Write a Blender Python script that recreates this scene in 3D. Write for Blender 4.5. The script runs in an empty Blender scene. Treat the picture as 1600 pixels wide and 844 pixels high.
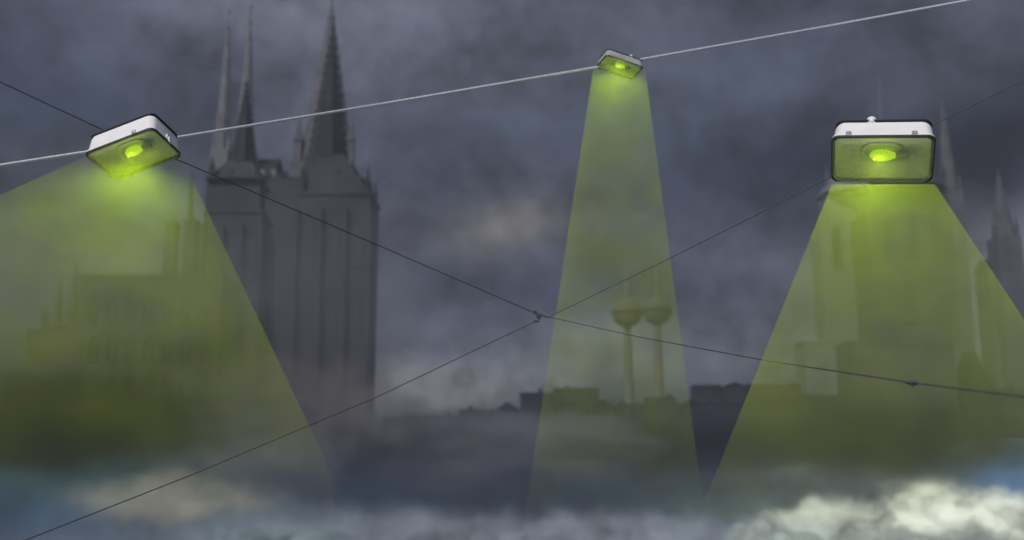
import bpy, bmesh, math, random
from mathutils import Vector, Matrix, noise
random.seed(7)
R = math.radians
S = bpy.context.scene
COL = S.collection

# ------------------------------------------------------------------ camera
PITCH = R(10.0)
F = 1555.0                                  # focal length in pixels of a 1600 px wide picture
cam_d = bpy.data.cameras.new('camera'); cam = bpy.data.objects.new('camera', cam_d); COL.objects.link(cam)
cam_d.sensor_width = 36.0; cam_d.lens = F * 36.0 / 1600.0
cam_d.clip_start = 0.05; cam_d.clip_end = 5000
cam.location = (0, 0, 0); cam.rotation_euler = (math.pi / 2 + PITCH, 0, 0)
S.camera = cam
cam_d.dof.use_dof = True; cam_d.dof.focus_distance = 7.0; cam_d.dof.aperture_fstop = 1.05
FWD = Vector((0, math.cos(PITCH), math.sin(PITCH))); UP = Vector((0, -math.sin(PITCH), math.cos(PITCH))); RT = Vector((1, 0, 0))

def ray(x, y):
    return (FWD + RT * ((x - 800) / F) + UP * ((422 - y) / F)).normalized()
def at(x, y, d):                            # the point seen at x, y on the vertical plane d metres ahead
    r = ray(x, y); return r * (d / r.y)
def azel(x, y):
    r = ray(x, y); return math.atan2(r.x, r.y), math.asin(r.z)

# ------------------------------------------------------------------ haze numbers (box built below)
HAZE_D, HAZE_TOP, HAZE_END = 0.00135, 300.0, 680.0
HAZE_LIGHT = (0.060, 0.062, 0.070)          # what the lit air adds when it is thick
def lin(c):
    return tuple((v / 255 / 12.92) if v <= 10 else ((v / 255 + 0.055) / 1.055) ** 2.4 for v in c)
def through(c, az, el):                     # the radiance beyond the air that reads as colour c
    L = HAZE_END / max(math.cos(az) * math.cos(el), .2)
    if el > 0.01: L = min(L, HAZE_TOP / math.sin(el))
    T = math.exp(-HAZE_D * L)
    return tuple(max(0.002, (v - (1 - T) * h) / T) for v, h in zip(lin(c), HAZE_LIGHT))

# ------------------------------------------------------------------ world
SUN_EL, SUN_AZ = R(42), R(212)              # azimuth clockwise from +Y: behind the camera, to the left
W = bpy.data.worlds.new('World'); S.world = W; W.use_nodes = True
nt = W.node_tree; nt.nodes.clear()
N = nt.nodes.new; LK = nt.links.new
def math_n(op, a, b=None, c=None, clamp=False):
    n = N('ShaderNodeMath'); n.operation = op; n.use_clamp = clamp
    for i, v in enumerate((a, b, c)):
        if v is None: continue
        if isinstance(v, (int, float)): n.inputs[i].default_value = v
        else: LK(v, n.inputs[i])
    return n.outputs[0]
def vec_n(op, a, b=None):
    n = N('ShaderNodeVectorMath'); n.operation = op
    for i, v in enumerate((a, b)):
        if v is None: continue
        if isinstance(v, (tuple, list)): n.inputs[i].default_value = v
        else: LK(v, n.inputs[i])
    return n.outputs['Value'] if op in ('DOT_PRODUCT', 'LENGTH') else n.outputs['Vector']
def mix_n(f, a, b, kind='MIX'):
    n = N('ShaderNodeMix'); n.data_type = 'RGBA'; n.blend_type = kind
    if isinstance(f, (int, float)): n.inputs[0].default_value = f
    else: LK(f, n.inputs[0])
    for i, v in ((6, a), (7, b)):
        if isinstance(v, (tuple, list)): n.inputs[i].default_value = (*v[:3], 1)
        else: LK(v, n.inputs[i])
    return n.outputs[2]
def noise_n(v, scale, detail=5, rough=.5, dist=0.0):
    n = N('ShaderNodeTexNoise'); n.inputs['Scale'].default_value = scale; n.inputs['Detail'].default_value = detail
    n.inputs['Roughness'].default_value = rough; n.inputs['Distortion'].default_value = dist
    LK(v, n.inputs['Vector']); return n
tc = N('ShaderNodeTexCoord').outputs['Generated']
sep = N('ShaderNodeSeparateXYZ'); LK(tc, sep.inputs[0])
az = math_n('ARCTAN2', sep.outputs[0], sep.outputs[1])
el = math_n('ARCSINE', sep.outputs[2])
cmb = N('ShaderNodeCombineXYZ'); LK(az, cmb.inputs[0]); LK(el, cmb.inputs[1])
AE0 = cmb.outputs[0]
warp = noise_n(tc, 5.5, 6, .55)
w1 = vec_n('SUBTRACT', warp.outputs['Color'], (.5, .5, .5))
AE = vec_n('ADD', AE0, vec_n('MULTIPLY', w1, (.16, .09, 0)))
warp2 = noise_n(tc, 26, 5, .6)
AEs = vec_n('ADD', AE0, vec_n('MULTIPLY', vec_n('SUBTRACT', warp2.outputs['Color'], (.5, .5, .5)), (.05, .035, 0)))

def falloff(vec, x, y, rx, ry, hard=1.0):
    a, e = azel(x, y)
    d = vec_n('MULTIPLY', vec_n('SUBTRACT', vec, (a, e, 0)), (F / rx, F / ry, 0))
    q = vec_n('DOT_PRODUCT', d, d)
    if hard != 1.0: q = math_n('POWER', q, hard)
    return math_n('EXPONENT', math_n('MULTIPLY', q, -1.0))
def cloud(col, x, y, rx, ry, c, w=1.0, vec=None, hard=1.0):
    f = math_n('MULTIPLY', falloff(vec or AE, x, y, rx, ry, hard), w)
    return mix_n(f, col, through(c, *azel(x, y)))

base_n = noise_n(tc, 4.0, 6, .5, .3)
cr = N('ShaderNodeValToRGB'); LK(base_n.outputs['Fac'], cr.inputs[0])
cr.color_ramp.elements[0].position = .3; cr.color_ramp.elements[1].position = .72
cr.color_ramp.elements[0].color = (*through((66, 71, 86), 0, .2), 1)
cr.color_ramp.elements[1].color = (*through((94, 97, 114), 0, .2), 1)
col = cr.outputs[0]
for b in [
    (100, 60, 230, 130, (77, 81, 102), .8), (120, 170, 200, 60, (66, 71, 88), .8),
    (470, 30, 330, 110, (104, 106, 124), .9), (760, 60, 220, 60, (94, 98, 116), .8),
    (720, 210, 150, 70, (74, 79, 95), .8), (1000, 230, 260, 120, (74, 79, 95), .8),
    (760, 365, 110, 44, (106, 105, 110), .9), (450, 300, 160, 120, (84, 87, 103), .7),
    (680, 470, 140, 60, (78, 81, 97), .8), (720, 550, 160, 70, (92, 95, 112), .8),
    (690, 606, 150, 36, (134, 135, 146), 1.0), (960, 560, 170, 60, (104, 108, 116), .8),
    (1200, 90, 260, 110, (82, 87, 104), .7), (1200, 250, 160, 70, (62, 66, 82), .6),
    (1550, 250, 170, 110, (46, 49, 62), .95), (1320, 240, 130, 60, (58, 62, 78), .6),
    (1150, 430, 130, 110, (88, 91, 108), .7), (1240, 560, 110, 60, (108, 111, 124), .8),
    (1590, 440, 120, 90, (118, 120, 136), .9), (1520, 560, 90, 70, (112, 116, 122), .7),
    (40, 400, 160, 130, (82, 88, 96), .8), (190, 415, 90, 26, (118, 120, 110), .9),
    (330, 620, 200, 60, (92, 92, 86), .9), (80, 640, 190, 95, (36, 41, 42), 1.0),
    (250, 540, 220, 50, (50, 54, 50), .8),
    (420, 660, 120, 55, (98, 98, 98), .9), (60, 790, 200, 60, (58, 72, 88), 1.0),
    (190, 730, 130, 34, (56, 76, 82), .95), (285, 655, 26, 18, (58, 86, 84), .7),
    (300, 770, 130, 38, (106, 106, 104), .95), (60, 765, 40, 22, (86, 84, 92), .5),
    (560, 740, 230, 50, (60, 64, 78), 1.0), (850, 740, 260, 60, (66, 70, 84), .9),
    (600, 690, 140, 36, (72, 74, 88), .9), (420, 815, 140, 30, (84, 94, 104), .8),
    (900, 835, 420, 26, (108, 114, 130), .95), (1150, 735, 190, 24, (110, 116, 122), .95),
    (1250, 790, 200, 28, (78, 84, 90), .9), (1130, 680, 240, 34, (70, 74, 82), .8),
    (1400, 680, 230, 50, (84, 90, 92), .9), (1560, 640, 80, 40, (92, 98, 106), .8),
    ]:
    col = cloud(col, *b)
for b in [(800, 838, 440, 30, (116, 122, 136), .9, 1.5), (1200, 700, 330, 40, (72, 80, 82), .85, 1.7), (90, 745, 120, 30, (56, 74, 82), .8, 1.5),
          (280, 775, 120, 30, (122, 123, 118), .9, 1.8), (1190, 738, 200, 18, (122, 128, 130), .9, 1.8),
          (830, 752, 450, 46, (58, 63, 73), .95, 2.4), (1230, 788, 170, 26, (80, 88, 90), .85, 1.8)]:
    col = cloud(col, *b[:6], AEs, b[6])
# clear air low on the right, from the physical sky
sky = N('ShaderNodeTexSky'); sky.sky_type = 'NISHITA'; sky.sun_disc = False
sky.sun_elevation = SUN_EL; sky.sun_rotation = SUN_AZ
sv = N('ShaderNodeCombineXYZ'); LK(sep.outputs[0], sv.inputs[0]); LK(sep.outputs[1], sv.inputs[1])
LK(math_n('ADD', math_n('ABSOLUTE', sep.outputs[2]), .75), sv.inputs[2])
LK(vec_n('NORMALIZE', sv.outputs[0]), sky.inputs[0])
blue = mix_n(1.0, sky.outputs[0], (.14, .20, .25), 'MULTIPLY')
gap = math_n('MULTIPLY', falloff(AEs, 1610, 722, 125, 60, 1.6), .95)
col = mix_n(gap, col, blue)
# sunlit heaps of cloud along the bottom right
hn = noise_n(vec_n('MULTIPLY', AEs, (1, 1.5, 1)), 26, 8, .62, .6)
hr = N('ShaderNodeValToRGB'); LK(hn.outputs['Fac'], hr.inputs[0])
hr.color_ramp.elements[0].position = .36; hr.color_ramp.elements[1].position = .60
def heap(col, x, y, rx, ry, c, w=.95):
    a = tuple(v * .78 for v in c)
    hc = mix_n(hr.outputs[0], through(a, *azel(x, y)), through(tuple(min(235, v * 1.12) for v in c), *azel(x, y)))
    return mix_n(math_n('MULTIPLY', falloff(AEs, x, y, rx, ry, 2.6), w), col, hc)
for b in [(1330, 818, 120, 32, (168, 174, 168)), (1210, 838, 80, 22, (132, 140, 142)), (1450, 792, 60, 48, (172, 178, 168)),
          (1560, 818, 120, 40, (190, 196, 192)), (1400, 846, 150, 22, (132, 140, 142)),
          (1515, 690, 60, 18, (120, 130, 132)), (840, 846, 230, 18, (116, 122, 136)), (430, 842, 110, 18, (96, 108, 116))]:
    col = heap(col, *b)
tex = noise_n(vec_n('MULTIPLY', tc, (1, 1, 1.5)), 9, 6, .48, .15)
tex2 = noise_n(tc, 38, 6, .6, .2)
mod = math_n('ADD', math_n('MULTIPLY_ADD', tex.outputs['Fac'], 2.5, -.55), math_n('MULTIPLY_ADD', tex2.outputs['Fac'], 1.1, -.25))
cm = N('ShaderNodeCombineXYZ'); [LK(mod, cm.inputs[i]) for i in range(3)]
col = mix_n(1.0, col, cm.outputs[0], 'MULTIPLY')
col = mix_n(1.0, col, (1.0, .99, .87), 'MULTIPLY')
bg = N('ShaderNodeBackground'); LK(col, bg.inputs[0]); bg.inputs[1].default_value = 1.0
out = N('ShaderNodeOutputWorld'); LK(bg.outputs[0], out.inputs[0])

# ------------------------------------------------------------------ sun and exposure
sd = bpy.data.lights.new('sun', 'SUN'); sd.energy = 2.85; sd.angle = R(3); sd.color = (1, .96, .92)
so = bpy.data.objects.new('sun', sd); COL.objects.link(so)
sdir = Vector((math.sin(SUN_AZ) * math.cos(SUN_EL), math.cos(SUN_AZ) * math.cos(SUN_EL), math.sin(SUN_EL)))
so.rotation_euler = sdir.to_track_quat('Z', 'Y').to_euler(); so.location = sdir * 60
S.view_settings.view_transform = 'Standard'; S.view_settings.look = 'None'
S.view_settings.gamma = 1; S.view_settings.exposure = 0; S.view_settings.use_curve_mapping = False
S.cycles.volume_bounces = 0; S.cycles.max_bounces = 8; S.cycles.transparent_max_bounces = 16

# ------------------------------------------------------------------ materials
MATS = {}
def mat(name, base, rough=.6, metal=0.0, vary=.0, scale=8.0, bump=0.0, bscale=60.0, alpha=1.0, emit=None, estr=0, coat=0.0):
    if name in MATS: return MATS[name]
    m = bpy.data.materials.new(name); m.use_nodes = True; t = m.node_tree; p = t.nodes['Principled BSDF']
    p.inputs['Roughness'].default_value = rough; p.inputs['Metallic'].default_value = metal
    p.inputs['Alpha'].default_value = alpha; p.inputs['Coat Weight'].default_value = coat
    p.inputs['Base Color'].default_value = (*base, 1)
    if emit: p.inputs['Emission Color'].default_value = (*emit, 1); p.inputs['Emission Strength'].default_value = estr
    tcn = t.nodes.new('ShaderNodeTexCoord')
    if vary:
        n = t.nodes.new('ShaderNodeTexNoise'); n.inputs['Scale'].default_value = scale; n.inputs['Detail'].default_value = 6
        t.links.new(tcn.outputs['Object'], n.inputs['Vector'])
        r = t.nodes.new('ShaderNodeValToRGB'); t.links.new(n.outputs['Fac'], r.inputs[0])
        r.color_ramp.elements[0].position = .3; r.color_ramp.elements[1].position = .7
        r.color_ramp.elements[0].color = (*[v * (1 - vary) for v in base], 1)
        r.color_ramp.elements[1].color = (*[min(1, v * (1 + vary)) for v in base], 1)
        t.links.new(r.outputs[0], p.inputs['Base Color'])
    if bump:
        n = t.nodes.new('ShaderNodeTexNoise'); n.inputs['Scale'].default_value = bscale; n.inputs['Detail'].default_value = 4
        t.links.new(tcn.outputs['Object'], n.inputs['Vector'])
        b = t.nodes.new('ShaderNodeBump'); b.inputs['Strength'].default_value = bump; b.inputs['Distance'].default_value = .01
        t.links.new(n.outputs['Fac'], b.inputs['Height']); t.links.new(b.outputs[0], p.inputs['Normal'])
    MATS[name] = m; return m
def vol(name, color, density, aniso=0.0):
    m = bpy.data.materials.new(name); m.use_nodes = True; t = m.node_tree; t.nodes.clear()
    v = t.nodes.new('ShaderNodeVolumePrincipled'); o = t.nodes.new('ShaderNodeOutputMaterial')
    v.inputs['Color'].default_value = (*color, 1); v.inputs['Density'].default_value = density
    v.inputs['Anisotropy'].default_value = aniso
    t.links.new(v.outputs[0], o.inputs['Volume']); return m
STONE = mat('dark_stone', (.070, .071, .077), .9, vary=.3, scale=.06, bump=.3, bscale=1)
STONE_D = mat('sooty_stone', (.062, .063, .070), .9, vary=.3, scale=.08, bump=.6, bscale=2)
FAR = mat('haze_paled_stone', (.20, .20, .215), .9, vary=.25, scale=.12)  # far stone lightened, distance haze put into its colour
TOWN = mat('town_stone', (.085, .088, .080), .9, vary=.3, scale=.1)
PALE = mat('haze_paled_wall', (.38, .38, .40), .9, vary=.2, scale=.12)  # lighter again, haze put into the wall colour
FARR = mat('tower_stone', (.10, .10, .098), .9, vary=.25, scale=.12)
SLATE = mat('slate', (.040, .042, .052), .7, vary=.3, scale=.3)
PLASTER = mat('grey_plaster', (.078, .078, .092), .9, vary=.3, scale=.2)
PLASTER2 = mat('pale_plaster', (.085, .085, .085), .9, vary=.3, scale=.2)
GLASSD = mat('dark_pane', (.050, .052, .060), .4)
CONC = mat('concrete', (.245, .245, .245), .8, vary=.2, scale=.2)
STEEL = mat('steel_panels', (.185, .185, .185), .9, 0.0)
WHITE = mat('white_enamel', (.86, .85, .86), .35, vary=.03, scale=9, bump=.05, bscale=90, coat=.3)
SHADE_GREY = mat('shaded_enamel', (.36, .37, .37), .45, vary=.25, scale=7, bump=.1, bscale=60, coat=.2)  # white housing greyed, the shade on the small lamp put into its colour
RUBBER = mat('black_rubber', (.012, .013, .022), .6)
REFL = mat('lamp_reflector', (.62, .62, .62), .42, .1, vary=.18, scale=9, bump=.25, bscale=30)
LINER = mat('reflector_step', (.48, .49, .48), .5, .3, vary=.2, scale=12)
METAL = mat('zinc_metal', (.45, .45, .46), .4, .8, vary=.15, scale=40)
BULB = mat('lit_bulb', (.6, .8, .1), .3, emit=(.62, .95, .02), estr=.7)
SPARK = mat('bulb_filament', (.9, 1, .4), .3, emit=(.62, 1.0, .16), estr=.7)
CERAM = mat('bulb_socket', (.30, .30, .26), .5)
WIREW = mat('pale_wire', (.62, .62, .68), .5, .1, vary=.12, scale=30)
WIRED = mat('dark_wire', (.05, .05, .06), .6, vary=.2, scale=30)
WIREF = mat('grey_wire', (.085, .085, .095), .6)
def glass_mat():
    m = bpy.data.materials.new('clear_cover'); m.use_nodes = True; t = m.node_tree; t.nodes.clear()
    tr = t.nodes.new('ShaderNodeBsdfTransparent'); tr.inputs[0].default_value = (.93, .95, .94, 1)
    gl = t.nodes.new('ShaderNodeBsdfGlossy'); gl.inputs['Roughness'].default_value = .12; gl.inputs[0].default_value = (.9, .92, 1, 1)
    fr = t.nodes.new('ShaderNodeFresnel'); fr.inputs[0].default_value = 1.5
    mx = t.nodes.new('ShaderNodeMixShader'); o = t.nodes.new('ShaderNodeOutputMaterial')
    t.links.new(fr.outputs[0], mx.inputs[0]); t.links.new(tr.outputs[0], mx.inputs[1]); t.links.new(gl.outputs[0], mx.inputs[2])
    df = t.nodes.new('ShaderNodeBsdfDiffuse'); df.inputs[0].default_value = (.62, .62, .60, 1)
    ts = t.nodes.new('ShaderNodeBsdfTranslucent'); ts.inputs[0].default_value = (.62, .62, .60, 1)
    h1 = t.nodes.new('ShaderNodeMixShader'); h1.inputs[0].default_value = .5; t.links.new(df.outputs[0], h1.inputs[1]); t.links.new(ts.outputs[0], h1.inputs[2])
    tcn = t.nodes.new('ShaderNodeTexCoord'); nz = t.nodes.new('ShaderNodeTexNoise'); nz.inputs['Scale'].default_value = 5; nz.inputs['Detail'].default_value = 3
    t.links.new(tcn.outputs['Object'], nz.inputs['Vector'])
    hz = t.nodes.new('ShaderNodeMath'); hz.operation = 'MULTIPLY_ADD'; hz.inputs[1].default_value = .30; hz.inputs[2].default_value = .16; t.links.new(nz.outputs['Fac'], hz.inputs[0])
    h2 = t.nodes.new('ShaderNodeMixShader'); t.links.new(hz.outputs[0], h2.inputs[0]); t.links.new(mx.outputs[0], h2.inputs[1]); t.links.new(h1.outputs[0], h2.inputs[2])
    t.links.new(h2.outputs[0], o.inputs[0]); return m
GLASS = glass_mat()

# ------------------------------------------------------------------ builders
def tag(o, label=None, cat=None, group=None, kind=None):
    for k, v in (('label', label), ('category', cat), ('group', group), ('kind', kind)):
        if v: o[k] = v
    return o
def empty(name, loc, label=None, cat=None, group=None):
    o = bpy.data.objects.new(name, None); COL.objects.link(o); o.location = loc; o.empty_display_size = .2
    return tag(o, label, cat, group)
class MB:
    def __init__(s): s.v = []; s.f = []
    def add(s, vs, fs):
        k = len(s.v); s.v += [tuple(v) for v in vs]; s.f += [tuple(i + k for i in f) for f in fs]; return s
    def box(s, x0, x1, y0, y1, z0, z1):
        return s.add([(x0,y0,z0),(x1,y0,z0),(x1,y1,z0),(x0,y1,z0),(x0,y0,z1),(x1,y0,z1),(x1,y1,z1),(x0,y1,z1)],
                     [(3,2,1,0),(4,5,6,7),(0,1,5,4),(1,2,6,5),(2,3,7,6),(3,0,4,7)])
    def taper(s, cx, cy, z0, z1, r0, r1, n=8, rot=None):
        rot = math.pi / n if rot is None else rot
        a = [(math.cos(rot + 2*math.pi*i/n), math.sin(rot + 2*math.pi*i/n)) for i in range(n)]
        vs = [(cx + r0*c, cy + r0*q, z0) for c, q in a] + [(cx + r1*c, cy + r1*q, z1) for c, q in a]
        return s.add(vs, [tuple(range(n-1,-1,-1)), tuple(range(n, 2*n))] + [(i,(i+1)%n,n+(i+1)%n,n+i) for i in range(n)])
    def gable(s, x0, x1, y0, y1, z0, z1, along='x', over=.4):
        if along == 'x':
            ym = (y0+y1)/2; x0 -= over; x1 += over; y0 -= over; y1 += over
            return s.add([(x0,y0,z0),(x1,y0,z0),(x1,y1,z0),(x0,y1,z0),(x0,ym,z1),(x1,ym,z1)], [(3,2,1,0),(0,1,5,4),(2,3,4,5),(1,2,5),(3,0,4)])
        xm = (x0+x1)/2; x0 -= over; x1 += over; y0 -= over; y1 += over
        return s.add([(x0,y0,z0),(x1,y0,z0),(x1,y1,z0),(x0,y1,z0),(xm,y0,z1),(xm,y1,z1)], [(3,2,1,0),(1,2,5,4),(3,0,4,5),(0,1,4),(2,3,5)])
    def lathe(s, cx, cy, prof, n=20):
        k = len(s.v)
        for r, z in prof:
            for i in range(n):
                a = 2*math.pi*i/n; s.v.append((cx + r*math.cos(a), cy + r*math.sin(a), z))
        for j in range(len(prof)-1):
            for i in range(n):
                s.f.append((k+j*n+i, k+j*n+(i+1)%n, k+(j+1)*n+(i+1)%n, k+(j+1)*n+i))
        s.f.append(tuple(k+i for i in range(n-1,-1,-1))); s.f.append(tuple(k+(len(prof)-1)*n+i for i in range(n)))
        return s
    def tube(s, pts, r, n=8):
        pts = [Vector(p) for p in pts]; k = len(s.v)
        for i, p in enumerate(pts):
            d = (pts[min(i+1, len(pts)-1)] - pts[max(i-1, 0)]).normalized()
            a = d.cross(Vector((0, 0, 1)) if abs(d.z) < .9 else Vector((1, 0, 0))).normalized(); b = d.cross(a)
            rr = r[i] if isinstance(r, (list, tuple)) else r
            for j in range(n):
                t = 2*math.pi*j/n; s.v.append(tuple(p + (a*math.cos(t) + b*math.sin(t))*rr))
        for i in range(len(pts)-1):
            for j in range(n):
                s.f.append((k+i*n+j, k+i*n+(j+1)%n, k+(i+1)*n+(j+1)%n, k+(i+1)*n+j))
        s.f.append(tuple(k+j for j in range(n-1,-1,-1))); s.f.append(tuple(k+(len(pts)-1)*n+j for j in range(n)))
        return s
    def build(s, name, m, parent=None, off=None, smooth=False, bevel=0):
        me = bpy.data.meshes.new(name)
        o3 = Vector(off) if off is not None else Vector((0, 0, 0))
        me.from_pydata([tuple(Vector(v) - o3) for v in s.v], [], s.f); me.materials.append(m)
        b = bmesh.new(); b.from_mesh(me); bmesh.ops.recalc_face_normals(b, faces=b.faces); b.to_mesh(me); b.free()
        if smooth: me.polygons.foreach_set('use_smooth', [True]*len(me.polygons)); me.set_sharp_from_angle(angle=R(40))
        o = bpy.data.objects.new(name, me); COL.objects.link(o)
        if parent is not None: o.parent = parent
        elif off is not None: o.location = off
        if bevel:
            bv = o.modifiers.new('bevel', 'BEVEL'); bv.width = bevel; bv.segments = 3; bv.limit_method = 'ANGLE'
        return o

# ------------------------------------------------------------------ haze
hz = MB().box(-620, 620, -12, HAZE_END, -130, HAZE_TOP).build('haze', vol('haze_air', (.62, .63, .64), HAZE_D, .75))
tag(hz, 'pale blue grey haze filling the air between the lamps and the spires', kind='stuff')

# ------------------------------------------------------------------ lamps
def place(px, py, dist, Lv, Sv, z1s, b_ratio, a):
    """Orthonormal lamp frame from the slopes its glass edges show."""
    r = ray(px, py); zc = -r; xc = RT - zc * RT.dot(zc); xc.normalize(); yc = zc.cross(xc)
    b = b_ratio * a
    l = (Lv[0]/a, -Lv[1]/a); s_ = (Sv[0]/b, -Sv[1]/b)
    z1 = z1s * math.sqrt(max(0, 1 - l[0]**2 - l[1]**2))
    dot = l[0]*s_[0] + l[1]*s_[1]
    z2 = -dot/z1 if abs(z1) > 1e-3 else -math.sqrt(max(0, 1 - s_[0]**2 - s_[1]**2))
    e1 = (xc*l[0] + yc*l[1] + zc*z1).normalized(); e2 = (xc*s_[0] + yc*s_[1] + zc*z2)
    e2 = (e2 - e1*e2.dot(e1)).normalized()
    u = e1.cross(e2)
    if u.dot(zc) > 0: u = -u; 
    return r*dist, e1, e2, u
def rrect(w, d, r, n=6):
    pts = []
    for cx, cy, a0 in ((w/2-r, d/2-r, 0), (-w/2+r, d/2-r, 90), (-w/2+r, -d/2+r, 180), (w/2-r, -d/2+r, 270)):
        for i in range(n+1):
            a = R(a0 + 90*i/n); pts.append((cx + r*math.cos(a), cy + r*math.sin(a)))
    return pts
def loft(rings, cap0=True, cap1=True):
    m = MB(); n = len(rings[0][0])
    for pts, z in rings: m.v += [(x, y, z) for x, y in pts]
    for j in range(len(rings)-1):
        for i in range(n): m.f.append((j*n+i, j*n+(i+1)%n, (j+1)*n+(i+1)%n, (j+1)*n+i))
    if cap0: m.f.append(tuple(range(n-1,-1,-1)))
    if cap1: m.f.append(tuple((len(rings)-1)*n+i for i in range(n)))
    return m
LW, LD = .60, .372
def make_lamp(label, clips, nub, shell, group='green lit lamps hung over the city'):
    t = empty('hanging_lamp', (0, 0, 0), label, 'lamp', group)
    W_, D_ = LW, LD
    # z = 0 is the plane of the gasket, +z the back of the lamp, -z the clear cover
    loft([(rrect(W_, D_, .045), .004), (rrect(W_, D_, .045), .018), (rrect(W_-.016, D_-.016, .05), .034), (rrect(W_-.034, D_-.034, .055), .135),
          (rrect(W_-.046, D_-.046, .055), .155), (rrect(W_-.080, D_-.080, .05), .163), (rrect(W_-.12, D_-.12, .05), .161),
          (rrect(W_-.09, D_-.09, .05), .15), (rrect(W_-.06, D_-.06, .05), .03), (rrect(W_-.04, D_-.04, .04), .004)], False, False).build('housing', shell, t, smooth=True)
    loft([(rrect(W_-.06, D_-.06, .055), .1615), (rrect(W_-.030, D_-.030, .055), .166), (rrect(W_-.030, D_-.030, .055), .174), (rrect(W_-.09, D_-.09, .055), .177)]).build('back_plate', RUBBER, t, smooth=True)
    loft([(rrect(W_-.008, D_-.008, .044), -.004), (rrect(W_-.008, D_-.008, .044), -.011), (rrect(W_+.002, D_+.002, .046), -.012), (rrect(W_+.004, D_+.004, .047), -.004), (rrect(W_+.006, D_+.006, .048), .004), (rrect(W_-.008, D_-.008, .044), .004), (rrect(W_-.008, D_-.008, .044), -.004)], False, False).build('gasket', RUBBER, t, smooth=True)
    # reflector tray, an open bowl seen from below
    loft([(rrect(W_-.045, D_-.045, .038), .003), (rrect(W_-.09, D_-.09, .035), .028), (rrect(W_-.16, D_-.15, .05), .058), (rrect(W_-.25, D_-.20, .06), .066)], False, True).build('reflector', REFL, t, smooth=True)
    loft([(rrect(.25, .15, .07), .056), (rrect(.21, .115, .055), .0645)], False, False).build('reflector_ring', LINER, t, smooth=True)
    c = loft([(rrect(W_-.014, D_-.014, .042), -.005), (rrect(W_-.03, D_-.03, .045), -.026), (rrect(W_-.06, D_-.06, .05), -.046), (rrect(W_-.12, D_-.12, .05), -.050)], False, True).build('clear_cover', GLASS, t, smooth=True)
    # bulb along the length with its socket
    b = MB().lathe(0, 0, [(.004, -.075), (.018, -.066), (.032, -.045), (.038, -.01), (.034, .03), (.022, .062), (.015, .080)], 20).build('bulb', BULB, t, smooth=True)
    b.location = (.0, 0, .030); b.rotation_euler = (0, R(90), 0)
    q = MB().lathe(0, 0, [(.022, 0), (.024, .02), (.024, .07), (.018, .075)], 16).build('bulb_socket', CERAM, t, smooth=True)
    q.location = (.079, 0, .030); q.rotation_euler = (0, R(90), 0)
    k = MB().lathe(0, 0, [(.003, -.01), (.008, -.006), (.009, 0), (.008, .006), (.003, .01)], 12).build('bulb_tip', SPARK, t, smooth=True)
    k.location = (-.048, .0, -.004)
    for sx, sy, face in clips:                        # spring clips clasping the cover frame
        m = MB()
        if face == 'y': m.box(sx-.016, sx+.016, sy, sy+.010*(1 if sy > 0 else -1), -.004, .034).box(sx-.010, sx+.010, sy+.010*(1 if sy > 0 else -1), sy+.015*(1 if sy > 0 else -1), .004, .024)
        else: m.box(sx, sx+.026*(1 if sx > 0 else -1), sy-.028, sy+.028, .012, .070).box(sx+.02*(1 if sx > 0 else -1), sx+.034*(1 if sx > 0 else -1), sy-.014, sy+.014, -.004, .05)
        m.build('clip', shell if face == 'x' else METAL, t, bevel=.003)
    for sx, sy in ((-W_/2+.06, -D_/2+.05), (W_/2-.06, -D_/2+.05), (-W_/2+.06, D_/2-.05), (W_/2-.06, D_/2-.05)):
        s_ = MB().lathe(sx, sy, [(.007, .030), (.008, .033), (.008, .05)], 10).build('screw', METAL, t, smooth=True)
    MB().lathe(nub[0], nub[1], [(.028, .160), (.030, .200), (.022, .212), (.010, .218)], 14).build('cable_gland', WHITE, t, smooth=True)
    # hanger: strap and hook that reach the wire
    m = MB(); m.box(-.10, .10, -.016, .016, .175, .181); m.tube([(-.02, 0, .178), (-.02, 0, .200), (0, 0, .214), (.02, 0, .200), (.02, 0, .178)], .004, 8)
    m.build('hanger', RUBBER, t)
    return t
def seat_lamp(t, P, e1, e2, u, scale=1.0, deep=1.0):
    if e1.cross(e2).dot(u) < 0: e2m = -e2
    else: e2m = e2
    M = Matrix((e1, e2m, u)).transposed().to_4x4(); M.translation = P
    t.matrix_world = M @ Matrix.Diagonal((scale, scale, scale * deep, 1))
    return e2m
def bulb_light(power, size, parent):
    """The bulb's light thrown down into the mist, and the little that stays inside the lamp."""
    d = bpy.data.lights.new('lamp_light', 'SPOT'); d.energy = power; d.color = (.70, .96, .02); d.shadow_soft_size = size
    d.spot_size = R(172); d.spot_blend = .35
    d.use_nodes = True; t = d.node_tree; em = t.nodes['Emission']; lf = t.nodes.new('ShaderNodeLightFalloff')
    lf.inputs['Strength'].default_value = 1.0; lf.inputs['Smooth'].default_value = .05
    t.links.new(lf.outputs['Quadratic'], em.inputs['Strength'])
    o = bpy.data.objects.new('lamp_light', d); COL.objects.link(o); o.parent = parent; o.location = (0, 0, -.10)
    d2 = bpy.data.lights.new('inner_light', 'POINT'); d2.energy = .40; d2.color = (.78, 1.0, .08); d2.shadow_soft_size = .02
    d2.use_nodes = True; t = d2.node_tree; em = t.nodes['Emission']; lf = t.nodes.new('ShaderNodeLightFalloff')
    lf.inputs['Strength'].default_value = 1.0; lf.inputs['Smooth'].default_value = .004
    t.links.new(lf.outputs['Quadratic'], em.inputs['Strength'])
    o = bpy.data.objects.new('inner_light', d2); COL.objects.link(o); o.parent = parent; o.location = (-.02, -.01, -.034)
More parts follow.
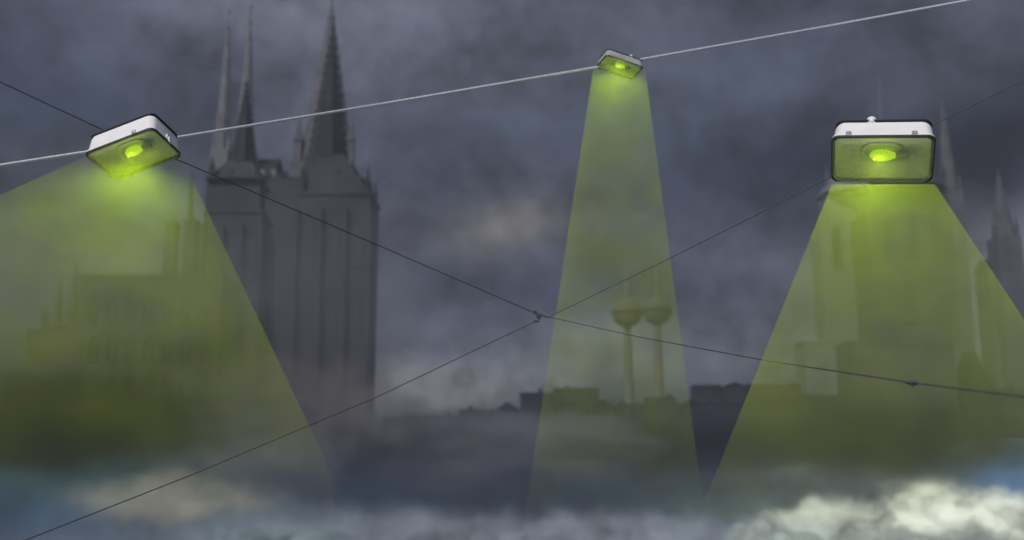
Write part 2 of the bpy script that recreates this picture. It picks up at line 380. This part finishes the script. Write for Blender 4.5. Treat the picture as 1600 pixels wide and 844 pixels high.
def mist_mat(name, dens, reach):
    """Mist that thins out away from the lamp; reach in metres along its own -Z."""
    m = bpy.data.materials.new(name); m.use_nodes = True; t = m.node_tree; t.nodes.clear()
    v = t.nodes.new('ShaderNodeVolumePrincipled'); o = t.nodes.new('ShaderNodeOutputMaterial'); tcn = t.nodes.new('ShaderNodeTexCoord')
    sp = t.nodes.new('ShaderNodeSeparateXYZ'); t.links.new(tcn.outputs['Object'], sp.inputs[0])
    mr = t.nodes.new('ShaderNodeMapRange'); mr.interpolation_type = 'SMOOTHSTEP'
    t.links.new(sp.outputs[2], mr.inputs['Value'])
    mr.inputs['From Min'].default_value = -reach; mr.inputs['From Max'].default_value = -reach*.12
    mr.inputs['To Min'].default_value = 0; mr.inputs['To Max'].default_value = dens
    nz = t.nodes.new('ShaderNodeTexNoise'); nz.inputs['Scale'].default_value = 2.2; nz.inputs['Detail'].default_value = 3
    t.links.new(tcn.outputs['Object'], nz.inputs['Vector'])
    nm = t.nodes.new('ShaderNodeMapRange'); nm.inputs['From Min'].default_value = .32; nm.inputs['From Max'].default_value = .68
    nm.inputs['To Min'].default_value = .45; nm.inputs['To Max'].default_value = 1.55; t.links.new(nz.outputs['Fac'], nm.inputs['Value'])
    ml = t.nodes.new('ShaderNodeMath'); ml.operation = 'MULTIPLY'; t.links.new(mr.outputs[0], ml.inputs[0]); t.links.new(nm.outputs[0], ml.inputs[1])
    t.links.new(ml.outputs[0], v.inputs['Density'])
    v.inputs['Color'].default_value = (.82, .97, .10, 1); v.inputs['Anisotropy'].default_value = 0
    t.links.new(v.outputs[0], o.inputs['Volume']); return m

def beam(P, top, bottom, dmid, thick, dens, label, ybot, fade, near, far):
    """top: (xl, yl, xr, yr) where the beam leaves the lamp; bottom: (xl, xr) where its edges reach at ybot."""
    xl, xr = bottom; x0, y0, x1, y1 = top
    pts = [ray(x0, y0) * (dmid + far), ray(x0, y0) * (dmid + near), ray(x1, y1) * (dmid + far), ray(x1, y1) * (dmid + near)]
    bot = [ray(xl, ybot) * (dmid - thick), ray(xr, ybot) * (dmid - thick), ray(xr, ybot) * (dmid + thick), ray(xl, ybot) * (dmid + thick)]
    pts += bot
    me = bpy.data.meshes.new('light_beam'); b = bmesh.new()
    vs = [b.verts.new(p - P) for p in pts]; bmesh.ops.convex_hull(b, input=vs)
    bmesh.ops.recalc_face_normals(b, faces=b.faces); b.to_mesh(me); b.free()
    zmin = min((p - P).z for p in bot)
    me.materials.append(mist_mat('beam_tint_mist', dens, -zmin * fade))
    o = bpy.data.objects.new('light_beam', me); COL.objects.link(o); o.location = P
    tag(o, label, 'light beam', 'green beams falling from the lamps')
    return o

LAMPS = [
  # px, py, a(px width), L vector, S vector (pixels), z1 sign, scale, label, clips, nub, beam
  dict(c=(209, 241), a=123.7, L=(101, -40), S=(43.5, 42), z=1, sc=1.0,
       label='tilted white lamp where the pale wire crosses the dark wire, leftmost of the three lamps',
       clips=[(.14, -LD/2, 'y'), (LW/2-.028, .02, 'x')], nub=(-.05, .10), bot=(-1270, 585), yb=880, tin=(137, 243, 284, 246), dens=1.0, thick=.5, fade=.88, spot=26),
  dict(c=(968, 105), a=64.5, L=(58, 19), S=(-18, 20), z=-1, sc=.70,
       label='small lamp with its shade painted grey into the housing, hung high on the pale wire, smallest of the three lamps',
       clips=[(-LW/2+.028, .0, 'x')], nub=(.10, -.14), bot=(813, 1107), yb=850, tin=(927, 108, 1008, 108), dens=1.0, thick=.5, fade=1.0, spot=34),
  dict(c=(1378, 248), a=150, L=(150, 0), S=(0, 70), z=0, sc=1.0,
       label='white lamp facing straight on, hung on the thin dark wire above the broad church tower',
       clips=[(-.20, -LD/2, 'y'), (.18, -LD/2, 'y')], nub=(-.07, -.145), bot=(1062, 1850), yb=880, tin=(1300, 288, 1461, 288), dens=1.0, thick=.5, fade=.95, spot=20),
]
ANCH = {}
for i, d in enumerate(LAMPS):
    dist = F * LW * d['sc'] / d['a']
    r0 = ray(*d['c']); k = 1 / (r0.dot(FWD)); dist *= k
    P, e1, e2, u = place(*d['c'], dist, d['L'], d['S'], d['z'], LD/LW, d['a'])
    t = make_lamp(d['label'], d['clips'], d['nub'], SHADE_GREY if i == 1 else WHITE)
    e2m = seat_lamp(t, P, e1, e2, u, d['sc'], .72 if i == 1 else 1.0)
    bulb_light(d['spot'] * d['sc'], .03, t)
    lab = ['green light beam from the leftmost lamp, widest and running off the left edge',
           'narrow green light beam falling from the small high lamp over the two television towers',
           'wide green light beam from the right lamp covering the broad church tower'][i]
    beam(P, d['tin'], d['bot'], dist, d['thick'], d['dens'], lab, d['yb'], d['fade'], *((-.08, .10), (-.09, .08), (-.24, .02))[i])
    ANCH[i] = (P, u, d['sc'], dist)

# ------------------------------------------------------------------ wires
def hangpt(i): P, u, s, _ = ANCH[i]; return P + u * .150 * s
def wire(name, pts, r, m, label, cat='wire', sag=0.0):
    P = []
    for a, b in zip(pts[:-1], pts[1:]):
        a, b = Vector(a), Vector(b)
        for k in range(12):
            f = k/12; P.append(a.lerp(b, f) - Vector((0, 0, sag*4*f*(1-f))))
    P.append(Vector(pts[-1]))
    o = MB().tube([p - P[0] for p in P], r, 10).build(name, m, smooth=True); o.location = P[0]
    return tag(o, label, cat)
def dpt(x, y, d): return ray(x, y) * d
dA, dB = ANCH[0][3] + .30, ANCH[1][3] + .10
wire('overhead_wire', [dpt(-120, 277, dA-.1), dpt(209, 226, dA), dpt(600, 162, (dA+dB)/2+.3), dpt(968, 99, dB), dpt(1300, 40, dB+1.0), dpt(1720, -38, dB+1.8)],
     .0115, WIREW, 'thick pale wire rising from left to upper right, carrying two lamps')
J = dpt(842, 492, 9.3)
wire('overhead_wire', [dpt(-100, 80, 8.5), dpt(0, 128, 8.3), dpt(165, 205, ANCH[0][3]+.22), dpt(290, 255, 8.1), dpt(590, 383, 8.8), J],
     .0045, WIRED, 'dark wire running from upper left down to the clamp in the middle')
wire('overhead_wire', [J, dpt(1000, 527, 9.0), dpt(1200, 564, 7.0), dpt(1425, 598, 5.0), dpt(1600, 620, 4.5), dpt(1740, 636, 4.2)],
     .0042, WIRED, 'dark wire running from the middle clamp gently down to the right')
wire('overhead_wire', [J + Vector((-.03, 0, -.06)), dpt(590, 620, 8.4), dpt(300, 742, 7.6), dpt(40, 844, 6.9), dpt(-60, 884, 6.6)],
     .0038, WIRED, 'thin dark wire running from the middle clamp down to the lower left corner')
wire('overhead_wire', [dpt(860, 494, 9.25), dpt(1050, 402, 8.6), dpt(1300, 276, ANCH[2][3]+.7), dpt(1379, 232, ANCH[2][3]+.22), dpt(1460, 194, ANCH[2][3]+.5), dpt(1600, 125, 8.0), dpt(1720, 66, 8.6)],
     .0040, WIREF, 'thin faint wire rising from the middle clamp to the right behind the straight lamp')
# clamp
tcl = empty('wire_clamp', J, 'small dark metal clamp joining four wires in the middle', 'clamp')
MB().tube([(-.042, 0, .038), (-.030, 0, .022), (-.018, 0, .008)], [.012, .015, .014], 10).build('ferrule', WIRED, tcl, smooth=True)
MB().box(-.026, .024, -.014, .014, -.024, .014).build('clamp_body', WIRED, tcl, bevel=.006)
MB().tube([(-.006, 0, -.02), (.004, 0, -.040), (-.004, 0, -.058), (-.03, 0, -.064), (-.036, 0, -.052)], .009, 10).build('hook', WIRED, tcl, smooth=True)
MB().tube([(.02, 0, -.004), (.07, 0, -.016), (.12, 0, -.027)], [.010, .008, .0055], 10).build('ferrule', WIRED, tcl, smooth=True)
cj = empty('wire_joint', dpt(1425, 598, 5.0), 'tiny dark joint on the lower right wire', 'wire joint')
MB().tube([(-.03, 0, .003), (-.016, 0, .001), (.016, 0, -.002), (.03, 0, -.004)], [.006, .011, .011, .006], 10).build('sleeve', WIRED, cj, smooth=True)
MB().tube([(0, 0, 0), (.002, 0, -.022)], .006, 8).build('lug', WIRED, cj)

# ------------------------------------------------------------------ city
def X(x, y, d): return at(x, y, d).x
def Z(x, y, d): return at(x, y, d).z
def lancet(w, h):                                   # outline of a pointed opening
    pts = [(-w/2, 0), (w/2, 0), (w/2, h*.72), (w*.3, h*.88), (0, h), (-w*.3, h*.88), (-w/2, h*.72)]
    return pts
def window(parent, x, y, z, w, h, m=GLASSD, frame=STONE, name='window'):
    """Pointed window: a proud frame with a pane set back inside it; frame carries the pane as child."""
    po = lancet(w*1.28, h*1.08); pi = lancet(w, h); n = len(po); mb = MB()
    yo, yb = y-.45, y+.05
    mb.v = [(x+a, yo, z-h*.04+b) for a, b in po] + [(x+a, yo, z+b) for a, b in pi] + [(x+a, yb, z-h*.04+b) for a, b in po] + [(x+a, yb, z+b) for a, b in pi]
    for i in range(n):
        j = (i+1) % n
        mb.f += [(i, j, n+j, n+i), (2*n+i, 2*n+j, j, i), (n+i, n+j, 3*n+j, 3*n+i), (3*n+i,3*n+j,2*n+j,2*n+i)]
    fr = mb.build(name, frame, parent)
    pa = MB(); pa.v = [(x+a, y-.06, z+b) for a, b in pi] + [(x+a, y-.02, z+b) for a, b in pi]
    pa.f = [tuple(range(n)), tuple(range(2*n-1, n-1, -1))] + [(i, (i+1) % n, n+(i+1) % n, n+i) for i in range(n)]
    p = pa.build('pane', m, fr)
    return fr
def spire(mb, cx, cy, z0, z1, r0, crock=0, n=8):
    k = 5
    for i in range(k):
        a, b = i/k, (i+1)/k
        mb.taper(cx, cy, z0+(z1-z0)*a, z0+(z1-z0)*b + (.0 if i == k-1 else 0), r0*(1-a)+.25, r0*(1-b)+.22 if i < k-1 else .12, n)
    mb.taper(cx, cy, z1-.6, z1+.9, .75, .75, 6)          # finial
    mb.taper(cx, cy, z1+.9, z1+3, .25, .1, 6)
    if crock:
        for e in range(n):
            t = math.pi/n + 2*math.pi*e/n
            for j in range(1, crock):
                f = j/crock; rr = r0*(1-f)+.35; zz = z0+(z1-z0)*f
                mb.taper(cx+rr*math.cos(t), cy+rr*math.sin(t), zz-.5, zz+.7, .55, .2, 4)
def pinnacle(parent, cx, cy, z0, z1, r, m=STONE_D):
    mb = MB(); zm = z0+(z1-z0)*.42
    mb.taper(cx, cy, z0, zm, r, r, 4); mb.taper(cx, cy, zm, zm+.4, r*1.25, r*1.25, 4); mb.taper(cx, cy, zm+.4, z1, r*.9, .1, 4)
    return mb.build('pinnacle', m, parent)

def gothic(name, d, label, towers, body, base_y, m=STONE, m2=STONE_D, crock=14, wins=True):
    x0, x1, ytop = body
    o = Vector((X((x0+x1)/2, base_y, d), d+12, Z(800, base_y, d)))
    root = empty(name, o, label, 'cathedral')
    L = lambda x, y: (X(x, y, d) - o.x, Z(x, y, d) - o.z)
    zc = L(x0, ytop)[1]; a = L(x0, ytop)[0]; b = L(x1, ytop)[0]
    MB().box(a+.5, b-.5, -10, 16, -2, zc).build('facade', m, root)
    rf = MB().gable(a+16, b-22, 17, 48, zc*.6, zc*.9, 'y'); rf.box(a+16.5, b-22.5, 17, 47.5, -2, zc*.6); rf.build('nave', SLATE, root)
    # parapet with merlons
    nm = 9
    for k in range(nm):
        f = (k+.5)/nm; xx = a+(b-a)*f
        MB().box(xx-.8, xx+.8, -10.6, -9.4, zc+.01, zc+1.8+.8*(k % 2)).build('merlon', m2, root)
    for tw in towers:
        ax, ay, hwpx, sy, steps = tw            # apex x,y; half width of the spire foot; y of the spire foot
        ax_, az_ = L(ax, ay); _, zs = L(ax, sy); hw = hwpx*d/F
        prev = -2
        tm = MB()
        for (l_, r_, yy) in steps:                # stacked stages, widest lowest
            xa, zz = L(l_, yy); xb, _ = L(r_, yy)
            dd = (xb-xa)/2; tm.box(xa, xb, -14 + (0 if prev < 0 else 1.5)+.01*len(tm.v), 10-.01*len(tm.v), prev, zz); tm.box(xa-.5, xb+.5, -14.6, 10.6, zz-1.2, zz-.2)
            prev = zz
        xa, zz = L(steps[-1][0], steps[-1][2]); xb, _ = L(steps[-1][1], steps[-1][2]); kx = (xb-xa)/2
        mx_ = (xa+xb)/2; tm.add([(xa+.5, -11.9, zz+.01), (xb-.5, -11.9, zz+.01), (xb-.5, 9, zz+.01), (xa+.5, 9, zz+.01), (ax_-hw*1.02, -2-hw, zs), (ax_+hw*1.02, -2-hw, zs), (ax_+hw*1.02, -2+hw, zs), (ax_-hw*1.02, -2+hw, zs)],
                                [(3,2,1,0),(4,5,6,7),(0,1,5,4),(1,2,6,5),(2,3,7,6),(3,0,4,7)])
        tw_ = tm.build('tower', m, root)
        xa, _ = L(steps[0][0], steps[0][2]); xb, _ = L(steps[0][1], steps[0][2]); ztop0 = L(0, steps[0][2])[1]
        for q in range(4):
            xx = xa + (xb-xa)*q/3
            mbb = MB(); mbb.box(xx-1.1, xx+1.1, -17, -14.01, -2, ztop0*.55); mbb.box(xx-.8, xx+.8, -15.8, -14.02, ztop0*.55, ztop0*.93)
            mbb.build('buttress', m2, root)
        if wins:
            for lev in range(3):
                for q in range(3):
                    xx = xa + (xb-xa)*(q+.5)/3; z_ = ztop0*(.08+.30*lev)
                    window(root, xx, -14.0, z_, (xb-xa)/3*.42, ztop0*.23)
        for side in (0, 1):
            for st in steps[-1:]:
                xx, zz = L(st[side], st[2]); sg = 1 if side == 0 else -1
                pinnacle(root, xx+sg*1.3, -12.6, zz-.3, zz+hw*.9+4, 1.1, m2)
                pinnacle(root, xx+sg*1.3, 8.6, zz-.3, zz+hw*.9+4, 1.1, m2)
        sp = MB(); spire(sp, ax_, -2, zs-.5, az_, hw/math.cos(math.pi/8), crock); s_ = sp.build('spire', m2, root)
        if wins:
            for q in (-1, 1):
                window(root, ax_+q*hw*.42, -14.0+1.5-.0, zs-hw*1.9, hw*.5, hw*1.5) if False else None
    return root
gothic('cathedral', 360, 'dark hazy Gothic cathedral with two spires, one tall and one short, left of the middle',
       [(375, 118, 20, 246, [(322, 412, 330), (326, 408, 276)]),
        (512, 28, 31, 238, [(467, 580, 302)])],
       (318, 568, 274), 672)
# far, fainter twin spires behind it, and a steeple just behind the tall spire
FAINT = mat('haze_faint_stone', (.29, .29, .31), .9, vary=.2, scale=.12)  # faintest stone, its fading into haze painted as a pale colour
def far_church(d, label, apexes, body, base_y, m=FAR):
    x0, x1, yt = body; o = Vector((X((x0+x1)/2, base_y, d), d+8, Z(800, base_y, d)))
    root = empty('church', o, label, 'church')
    L = lambda x, y: (X(x, y, d) - o.x, Z(x, y, d) - o.z)
    a, zt = L(x0, yt); b, _ = L(x1, yt)
    MB().box(a, b, -6, 12, 0, zt).build('nave', m, root)
    MB().gable(a, b, -6, 12, zt+.01, zt+8, 'x').build('roof', SLATE, root)
    for ax, ay, hwpx, sy in apexes:
        px, pz = L(ax, ay); hw = hwpx*d/F; zs = L(ax, sy)[1]
        MB().box(px-hw*1.15, px+hw*1.15, -7-hw, -6.2+hw, 0, zs).build('tower', m, root)
        sp = MB(); spire(sp, px, -6.6, zs+.01, pz, hw*1.05, 9); sp.build('spire', m, root)
        for q in (-1, 1): pinnacle(root, px+q*hw, -7-hw*.5, zs, zs+hw*2.2, hw*.18+.4, m)
    return root
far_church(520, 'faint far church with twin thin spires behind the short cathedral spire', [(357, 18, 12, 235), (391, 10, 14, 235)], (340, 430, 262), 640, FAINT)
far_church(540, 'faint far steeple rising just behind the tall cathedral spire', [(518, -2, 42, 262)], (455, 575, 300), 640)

# television towers
def tv_tower(d, sx, sphx, sphy, rpx, topy, basey, label):
    o = Vector((X(sx, basey, d), d, Z(800, basey, d))); root = empty('television_tower', o, label, 'tower', 'far television towers')
    k = d/F*1.03; zs = Z(800, sphy, d)-o.z; zt = Z(800, topy, d)-o.z; R_ = rpx*k
    MB().lathe(0, 0, [(9*k*1.5, 0), (8.2*k, zs*.25), (6.2*k, zs*.7), (5.0*k, zs-R_*.8)], 20).build('shaft', CONC, root, smooth=True)
    sp = MB().lathe(0, 0, [(R_*math.sin(R(a)), zs-R_*math.cos(R(a))) for a in (8, 20, 35, 50, 65, 78, 90, 102, 115, 130, 145, 160, 172)], 24).build('sphere', STEEL, root, smooth=True)
    MB().lathe(0, 0, [(R_*1.0, zs-1), (R_*1.05, zs-.8), (R_*1.05, zs+.8), (R_*1.0, zs+1)], 24).build('window_band', GLASSD, sp)
    MB().lathe(0, 0, [(3.6*k, zs+R_*.95), (3.4*k, zs+R_*1.5), (2.4*k, zs+R_*1.55), (2.0*k, zs+(zt-zs)*.6), (1.1*k, zs+(zt-zs)*.62), (.7*k, zt)], 12).build('antenna', CONC, root, smooth=True)
    return root
tv_tower(560, 984, 984, 489, 23, 385, 700, 'faint television tower with a ball, left one of the pair in the middle beam')
tv_tower(640, 1032, 1014, 486, 22, 380, 700, 'fainter television tower with a ball, right one of the pair in the middle beam')

# right: broad church tower, a fainter one behind it, slender steeples
def block_tower(name, d, label, stages, top, base_y, m, mast=None, wins=()):
    o = Vector((X((stages[0][0]+stages[0][1])/2, base_y, d), d+10, Z(800, base_y, d))); root = empty(name, o, label, 'church tower')
    L = lambda x, y: (X(x, y, d) - o.x, Z(x, y, d) - o.z)
    z0 = 0; mb = MB()
    for i, (a, b, yt) in enumerate(stages):
        xa, zt = L(a, yt); xb, _ = L(b, yt); mb.box(xa, xb, -10+i*.8, 10-i*.8, z0, zt)
        mb.box(xa-.5, xb+.5, -10.5+i*.8, 10.5-i*.8, zt-1.6, zt-.5); z0 = zt
    mb.build('wall', m, root)
    xa, _ = L(stages[-1][0], stages[-1][2]); xb, _ = L(stages[-1][1], stages[-1][2]); cx = (xa+xb)/2; hw = (xb-xa)/2
    (tx, ty, sh) = top; px, pz = L(tx, ty)
    prof = MB(); zz = z0
    prof.taper(cx, 0, zz+.01, zz+(pz-zz)*.35, hw*1.15, hw*.62, 8); prof.taper(cx+(px-cx)*.5, 0, zz+(pz-zz)*.35, zz+(pz-zz)*.55, hw*.42, hw*.40, 8); prof.taper(cx+(px-cx)*.8, 0, zz+(pz-zz)*.55, pz, hw*.44, .3, 8)
    prof.build('roof', m, root)
    if mast:
        mx, mz = L(*mast); MB().tube([(px, 0, pz-4), (mx, 0, mz)], [.9, .5], 6).build('mast', m, root)
    for (wx, wy0, wy1, wpx) in wins:
        a, zt = L(wx, wy0); _, zb = L(wx, wy1)
        window(root, a, -10, zb, wpx*d/F, zt-zb, frame=m)
    for q in (xa+1, xb-1): pinnacle(root, q, -8, z0-.1, z0+hw*.75, 1.3, m)
    return root
block_tower('church_tower', 400, 'broad hazy church tower in the right beam, darkest and nearest of the two',
            [(1330, 1489, 532), (1355, 1487, 330), (1362, 1482, 290)], (1440, 215, 0), 675, FARR, mast=None,
            wins=[(1385, 318, 400, 15), (1421, 318, 400, 15), (1457, 318, 400, 15), (1421, 440, 500, 18)])
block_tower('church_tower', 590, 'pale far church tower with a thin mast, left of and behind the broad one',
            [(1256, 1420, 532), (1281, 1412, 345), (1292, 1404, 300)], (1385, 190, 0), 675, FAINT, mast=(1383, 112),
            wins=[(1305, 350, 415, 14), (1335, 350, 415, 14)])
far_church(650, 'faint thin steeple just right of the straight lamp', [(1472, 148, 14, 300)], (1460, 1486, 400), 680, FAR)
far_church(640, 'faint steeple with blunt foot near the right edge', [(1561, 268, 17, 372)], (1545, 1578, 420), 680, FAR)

# lower left: town hall with stepped front, spikes and two turrets
d = 300; by = 668
o = Vector((X(170, by, d), d+10, Z(800, by, d))); th = empty('town_hall', o, 'dark stepped town hall with spikes and two square turrets in the left beam', 'town hall')
L = lambda x, y: (X(x, y, d) - o.x, Z(x, y, d) - o.z)
for i, (a, b, yt, dy) in enumerate([(120, 345, 428, 0), (62, 121, 505, 1), (34, 63, 512, 2)]):
    xa, zt = L(a, yt); xb, _ = L(b, yt)
    MB().box(xa, xb, -8+dy, 12-dy, 0, zt).build('wall', TOWN, th)
    MB().box(xa-.3, xb+.3, -8.5+dy, 12.5-dy, zt-1.0, zt+.1).build('cornice', TOWN, th)
for (x_, yt, yb, w) in [(64, 478, 512, 6), (89, 424, 512, 7), (113, 408, 500, 8)]:
    xx, zt = L(x_, yt); _, zb = L(x_, yb); pinnacle(th, xx, -7, zb, zt, w*d/F/1.3, TOWN)
for (a, b, yt, apex) in [(252, 268, 343, None), (282, 300, 338, 262)]:
    xa, zt = L(a, yt); xb, _ = L(b, yt); zb = L(a, 430)[1]
    tu = MB().box(xa, xb, -6, -2, zb, zt); tu.box(xa-.25, xb+.25, -6.25, -1.75, zt-.9, zt-.2)
    t_ = tu.build('turret', TOWN, th)
    if apex: MB().tube([((xa+xb)/2-.6, -4, zt), ((xa+xb)/2-1.2, -4, L(a, apex)[1])], [.9, .12], 8).build('flagpole', TOWN, t_)
    else: MB().taper((xa+xb)/2, -4, zt+.01, zt+1.6, (xb-xa)*.7, .1, 4).build('cap', TOWN, t_)
xa, zt = L(145, 428); xb, _ = L(248, 428)
MB().gable(xa, xb, -5, 9, zt+.12, zt+1.6, 'x').build('roof', SLATE, th)
for q in range(7):
    for lev in range(3):
        xx, zz = L(140+q*29, 500+lev*62)
        window(th, xx, -8, zz, 2.1, 7.5, frame=TOWN)

# skyline houses
def house(x0, x1, yeave, yridge, d, label, along='x', m=PLASTER, base_y=680, chimney=None, dormer=False):
    o = Vector((X((x0+x1)/2, base_y, d), d+5, Z(800, base_y, d)))
    root = empty('house', o, label, 'house', 'houses along the hazy skyline')
    L = lambda x, y: (X(x, y, d) - o.x, Z(x, y, d) - o.z)
    a, ze = L(x0, yeave); b, _ = L(x1, yeave); zr = L(x0, yridge)[1]
    MB().box(a, b, -5, 6, 0, ze).build('wall', m, root)
    rf = MB().gable(a, b, -5, 6, ze+.01, zr, along, .25).build('roof', SLATE, root)
    if chimney:
        cx = a+(b-a)*chimney; MB().box(cx-.7, cx+.7, -.5, 1.1, ze, zr+1.4).box(cx-.85, cx+.85, -.65, 1.25, zr+1.0, zr+1.25).build('chimney', m, rf)
    if dormer:
        cx = (a+b)/2; zz = ze+(zr-ze)*.2; MB().box(cx-1.1, cx+1.1, -4.7, 0, zz, zz+1.6).gable(cx-1.1, cx+1.1, -4.7, 0, zz+1.61, zz+2.6, 'y', .15).build('dormer', m, rf)
    n = max(1, int((b-a)/3.2))
    for q in range(n):
        xx = a+(b-a)*(q+.5)/n
        w_ = MB().box(xx-.7, xx+.7, -5.18, -4.99, ze-3.0, ze-.9).build('window', STONE_D, root)
        MB().box(xx-.52, xx+.52, -5.22, -5.19, ze-2.8, ze-1.1).build('pane', GLASSD, w_)
    return root
rows = [
 (598, 662, 654, 650, 430, 'low flat roofed house at the foot of the cathedral', 'x', 0, 0, 0),
 (664, 716, 654, 649, 425, 'low house left of the stepped roof, second from the cathedral', 'x', 0, .7, 0),
 (718, 772, 645, 639, 420, 'wide low roofed house with a raised ridge, third from the cathedral', 'x', 0, .3, 0),
 (774, 812, 640, 628, 415, 'gabled house just left of the dark corner block', 'y', 0, 0, 0),
 (813, 866, 617, 612, 400, 'tall dark corner block left of the middle beam', 'x', 0, .6, 0),
 (868, 918, 632, 618, 395, 'dark house with long ridge at left side of the middle beam', 'x', 0, .8, 1),
 (920, 962, 637, 624, 395, 'gable fronted house under the left television tower', 'y', 0, 0, 0),
 (964, 1010, 636, 630, 395, 'low roofed house between the two television towers', 'x', 0, .25, 0),
 (1012, 1058, 632, 619, 395, 'house with dormer under the right television tower', 'x', 0, .8, 1),
 (1062, 1100, 634, 624, 400, 'small gabled house at right edge of the middle beam', 'y', 0, 0, 0),
 (1102, 1170, 634, 628, 405, 'long low dark house in the gap between two beams', 'x', 0, .2, 0),
 (1172, 1250, 630, 622, 405, 'long dark house at the left foot of the right beam', 'x', 0, .75, 1),
 (1252, 1330, 630, 616, 410, 'dark house before the broad church tower', 'x', 0, .15, 0),
 (1492, 1566, 628, 548, 420, 'steep roofed pale barn like house right of the broad church tower', 'y', 1, 0, 0),
 (1568, 1650, 622, 606, 400, 'house cut by the right edge of the picture', 'x', 0, .3, 0),
 (866, 936, 612, 605, 520, 'pale far house behind the left side of the middle beam', 'x', 1, .3, 0),
 (1085, 1128, 608, 600, 520, 'pale far house standing right of the middle beam', 'x', 1, 0, 0),
 (1130, 1168, 604, 597, 520, 'pale far house with ridge between the middle and right beams', 'y', 1, 0, 0),
 (1170, 1252, 603, 599, 520, 'long pale far house behind the left edge of the right beam', 'x', 1, .9, 0),
]
for (x0, x1, ye, yr, d, lab, al, pale, ch, dm) in rows:
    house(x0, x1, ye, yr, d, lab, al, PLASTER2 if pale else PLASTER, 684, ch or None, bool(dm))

# ------------------------------------------------------------------ low cloud banks added to hide the city's feet
def cloud_mat(col_, dens, aniso, seed):
    m = bpy.data.materials.new('cloud_air'); m.use_nodes = True; t = m.node_tree; t.nodes.clear()
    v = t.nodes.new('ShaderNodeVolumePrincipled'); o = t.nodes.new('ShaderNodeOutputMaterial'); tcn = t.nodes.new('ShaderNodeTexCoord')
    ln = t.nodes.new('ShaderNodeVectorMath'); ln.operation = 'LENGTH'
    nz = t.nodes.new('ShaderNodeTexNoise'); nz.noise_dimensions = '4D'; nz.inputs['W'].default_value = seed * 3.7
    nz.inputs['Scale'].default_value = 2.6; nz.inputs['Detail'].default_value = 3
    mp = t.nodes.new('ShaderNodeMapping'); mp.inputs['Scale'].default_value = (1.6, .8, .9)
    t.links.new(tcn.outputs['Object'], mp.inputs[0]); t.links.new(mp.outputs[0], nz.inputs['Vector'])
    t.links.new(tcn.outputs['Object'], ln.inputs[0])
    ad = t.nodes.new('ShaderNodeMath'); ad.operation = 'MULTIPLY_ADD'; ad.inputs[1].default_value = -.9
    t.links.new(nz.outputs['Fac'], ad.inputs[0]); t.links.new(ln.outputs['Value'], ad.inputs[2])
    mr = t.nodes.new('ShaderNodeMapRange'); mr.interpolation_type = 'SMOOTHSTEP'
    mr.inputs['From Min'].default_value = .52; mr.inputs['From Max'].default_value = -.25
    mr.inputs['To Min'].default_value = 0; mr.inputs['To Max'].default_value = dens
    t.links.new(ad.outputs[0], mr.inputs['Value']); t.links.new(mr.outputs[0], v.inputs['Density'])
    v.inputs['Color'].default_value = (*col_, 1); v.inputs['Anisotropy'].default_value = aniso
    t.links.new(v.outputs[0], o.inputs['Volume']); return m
def fog(x, y, d, rx, ry, rz, col_, dens, seed, label, aniso=.5):  # one added volume of low cloud
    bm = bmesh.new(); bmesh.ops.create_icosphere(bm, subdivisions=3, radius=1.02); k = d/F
    me = bpy.data.meshes.new('cloud_bank'); bm.to_mesh(me); bm.free()
    me.materials.append(cloud_mat(col_, dens, aniso, seed))
    o = bpy.data.objects.new('cloud_bank', me); COL.objects.link(o); o.location = at(x, y, d); o.scale = (rx*k, rz, ry*k)
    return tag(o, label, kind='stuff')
fog(720, 700, 322, 340, 78, 26, (.88, .88, .98), .16, 1, 'dark blue grey cloud bank at the feet of the cathedral', .0)
fog(1060, 694, 335, 340, 72, 26, (.72, .73, .84), .16, 2, 'dark cloud bank under the middle houses')
fog(1390, 684, 330, 300, 88, 26, (.58, .62, .62), .14, 3, 'grey cloud bank at the feet of the broad church tower')
fog(60, 660, 262, 360, 100, 24, (.14, .15, .15), .17, 4, 'very dark cloud bank under the town hall at left')
fog(430, 648, 300, 250, 120, 20, (.98, .95, .94), .11, 5, 'pale grey cloud bank between the town hall and the cathedral', -.25)
fog(455, 470, 300, 330, 260, 16, (.86, .87, .92), .034, 6, 'thin torn mist drifting across the face of the cathedral', -.1)
fog(1420, 460, 320, 300, 250, 18, (.92, .92, .90), .020, 7, 'thin torn mist drifting across the broad church tower', 0)
fog(170, 440, 270, 330, 150, 14, (.92, .92, .90), .045, 8, 'thin torn mist drifting over the town hall roof', 0)
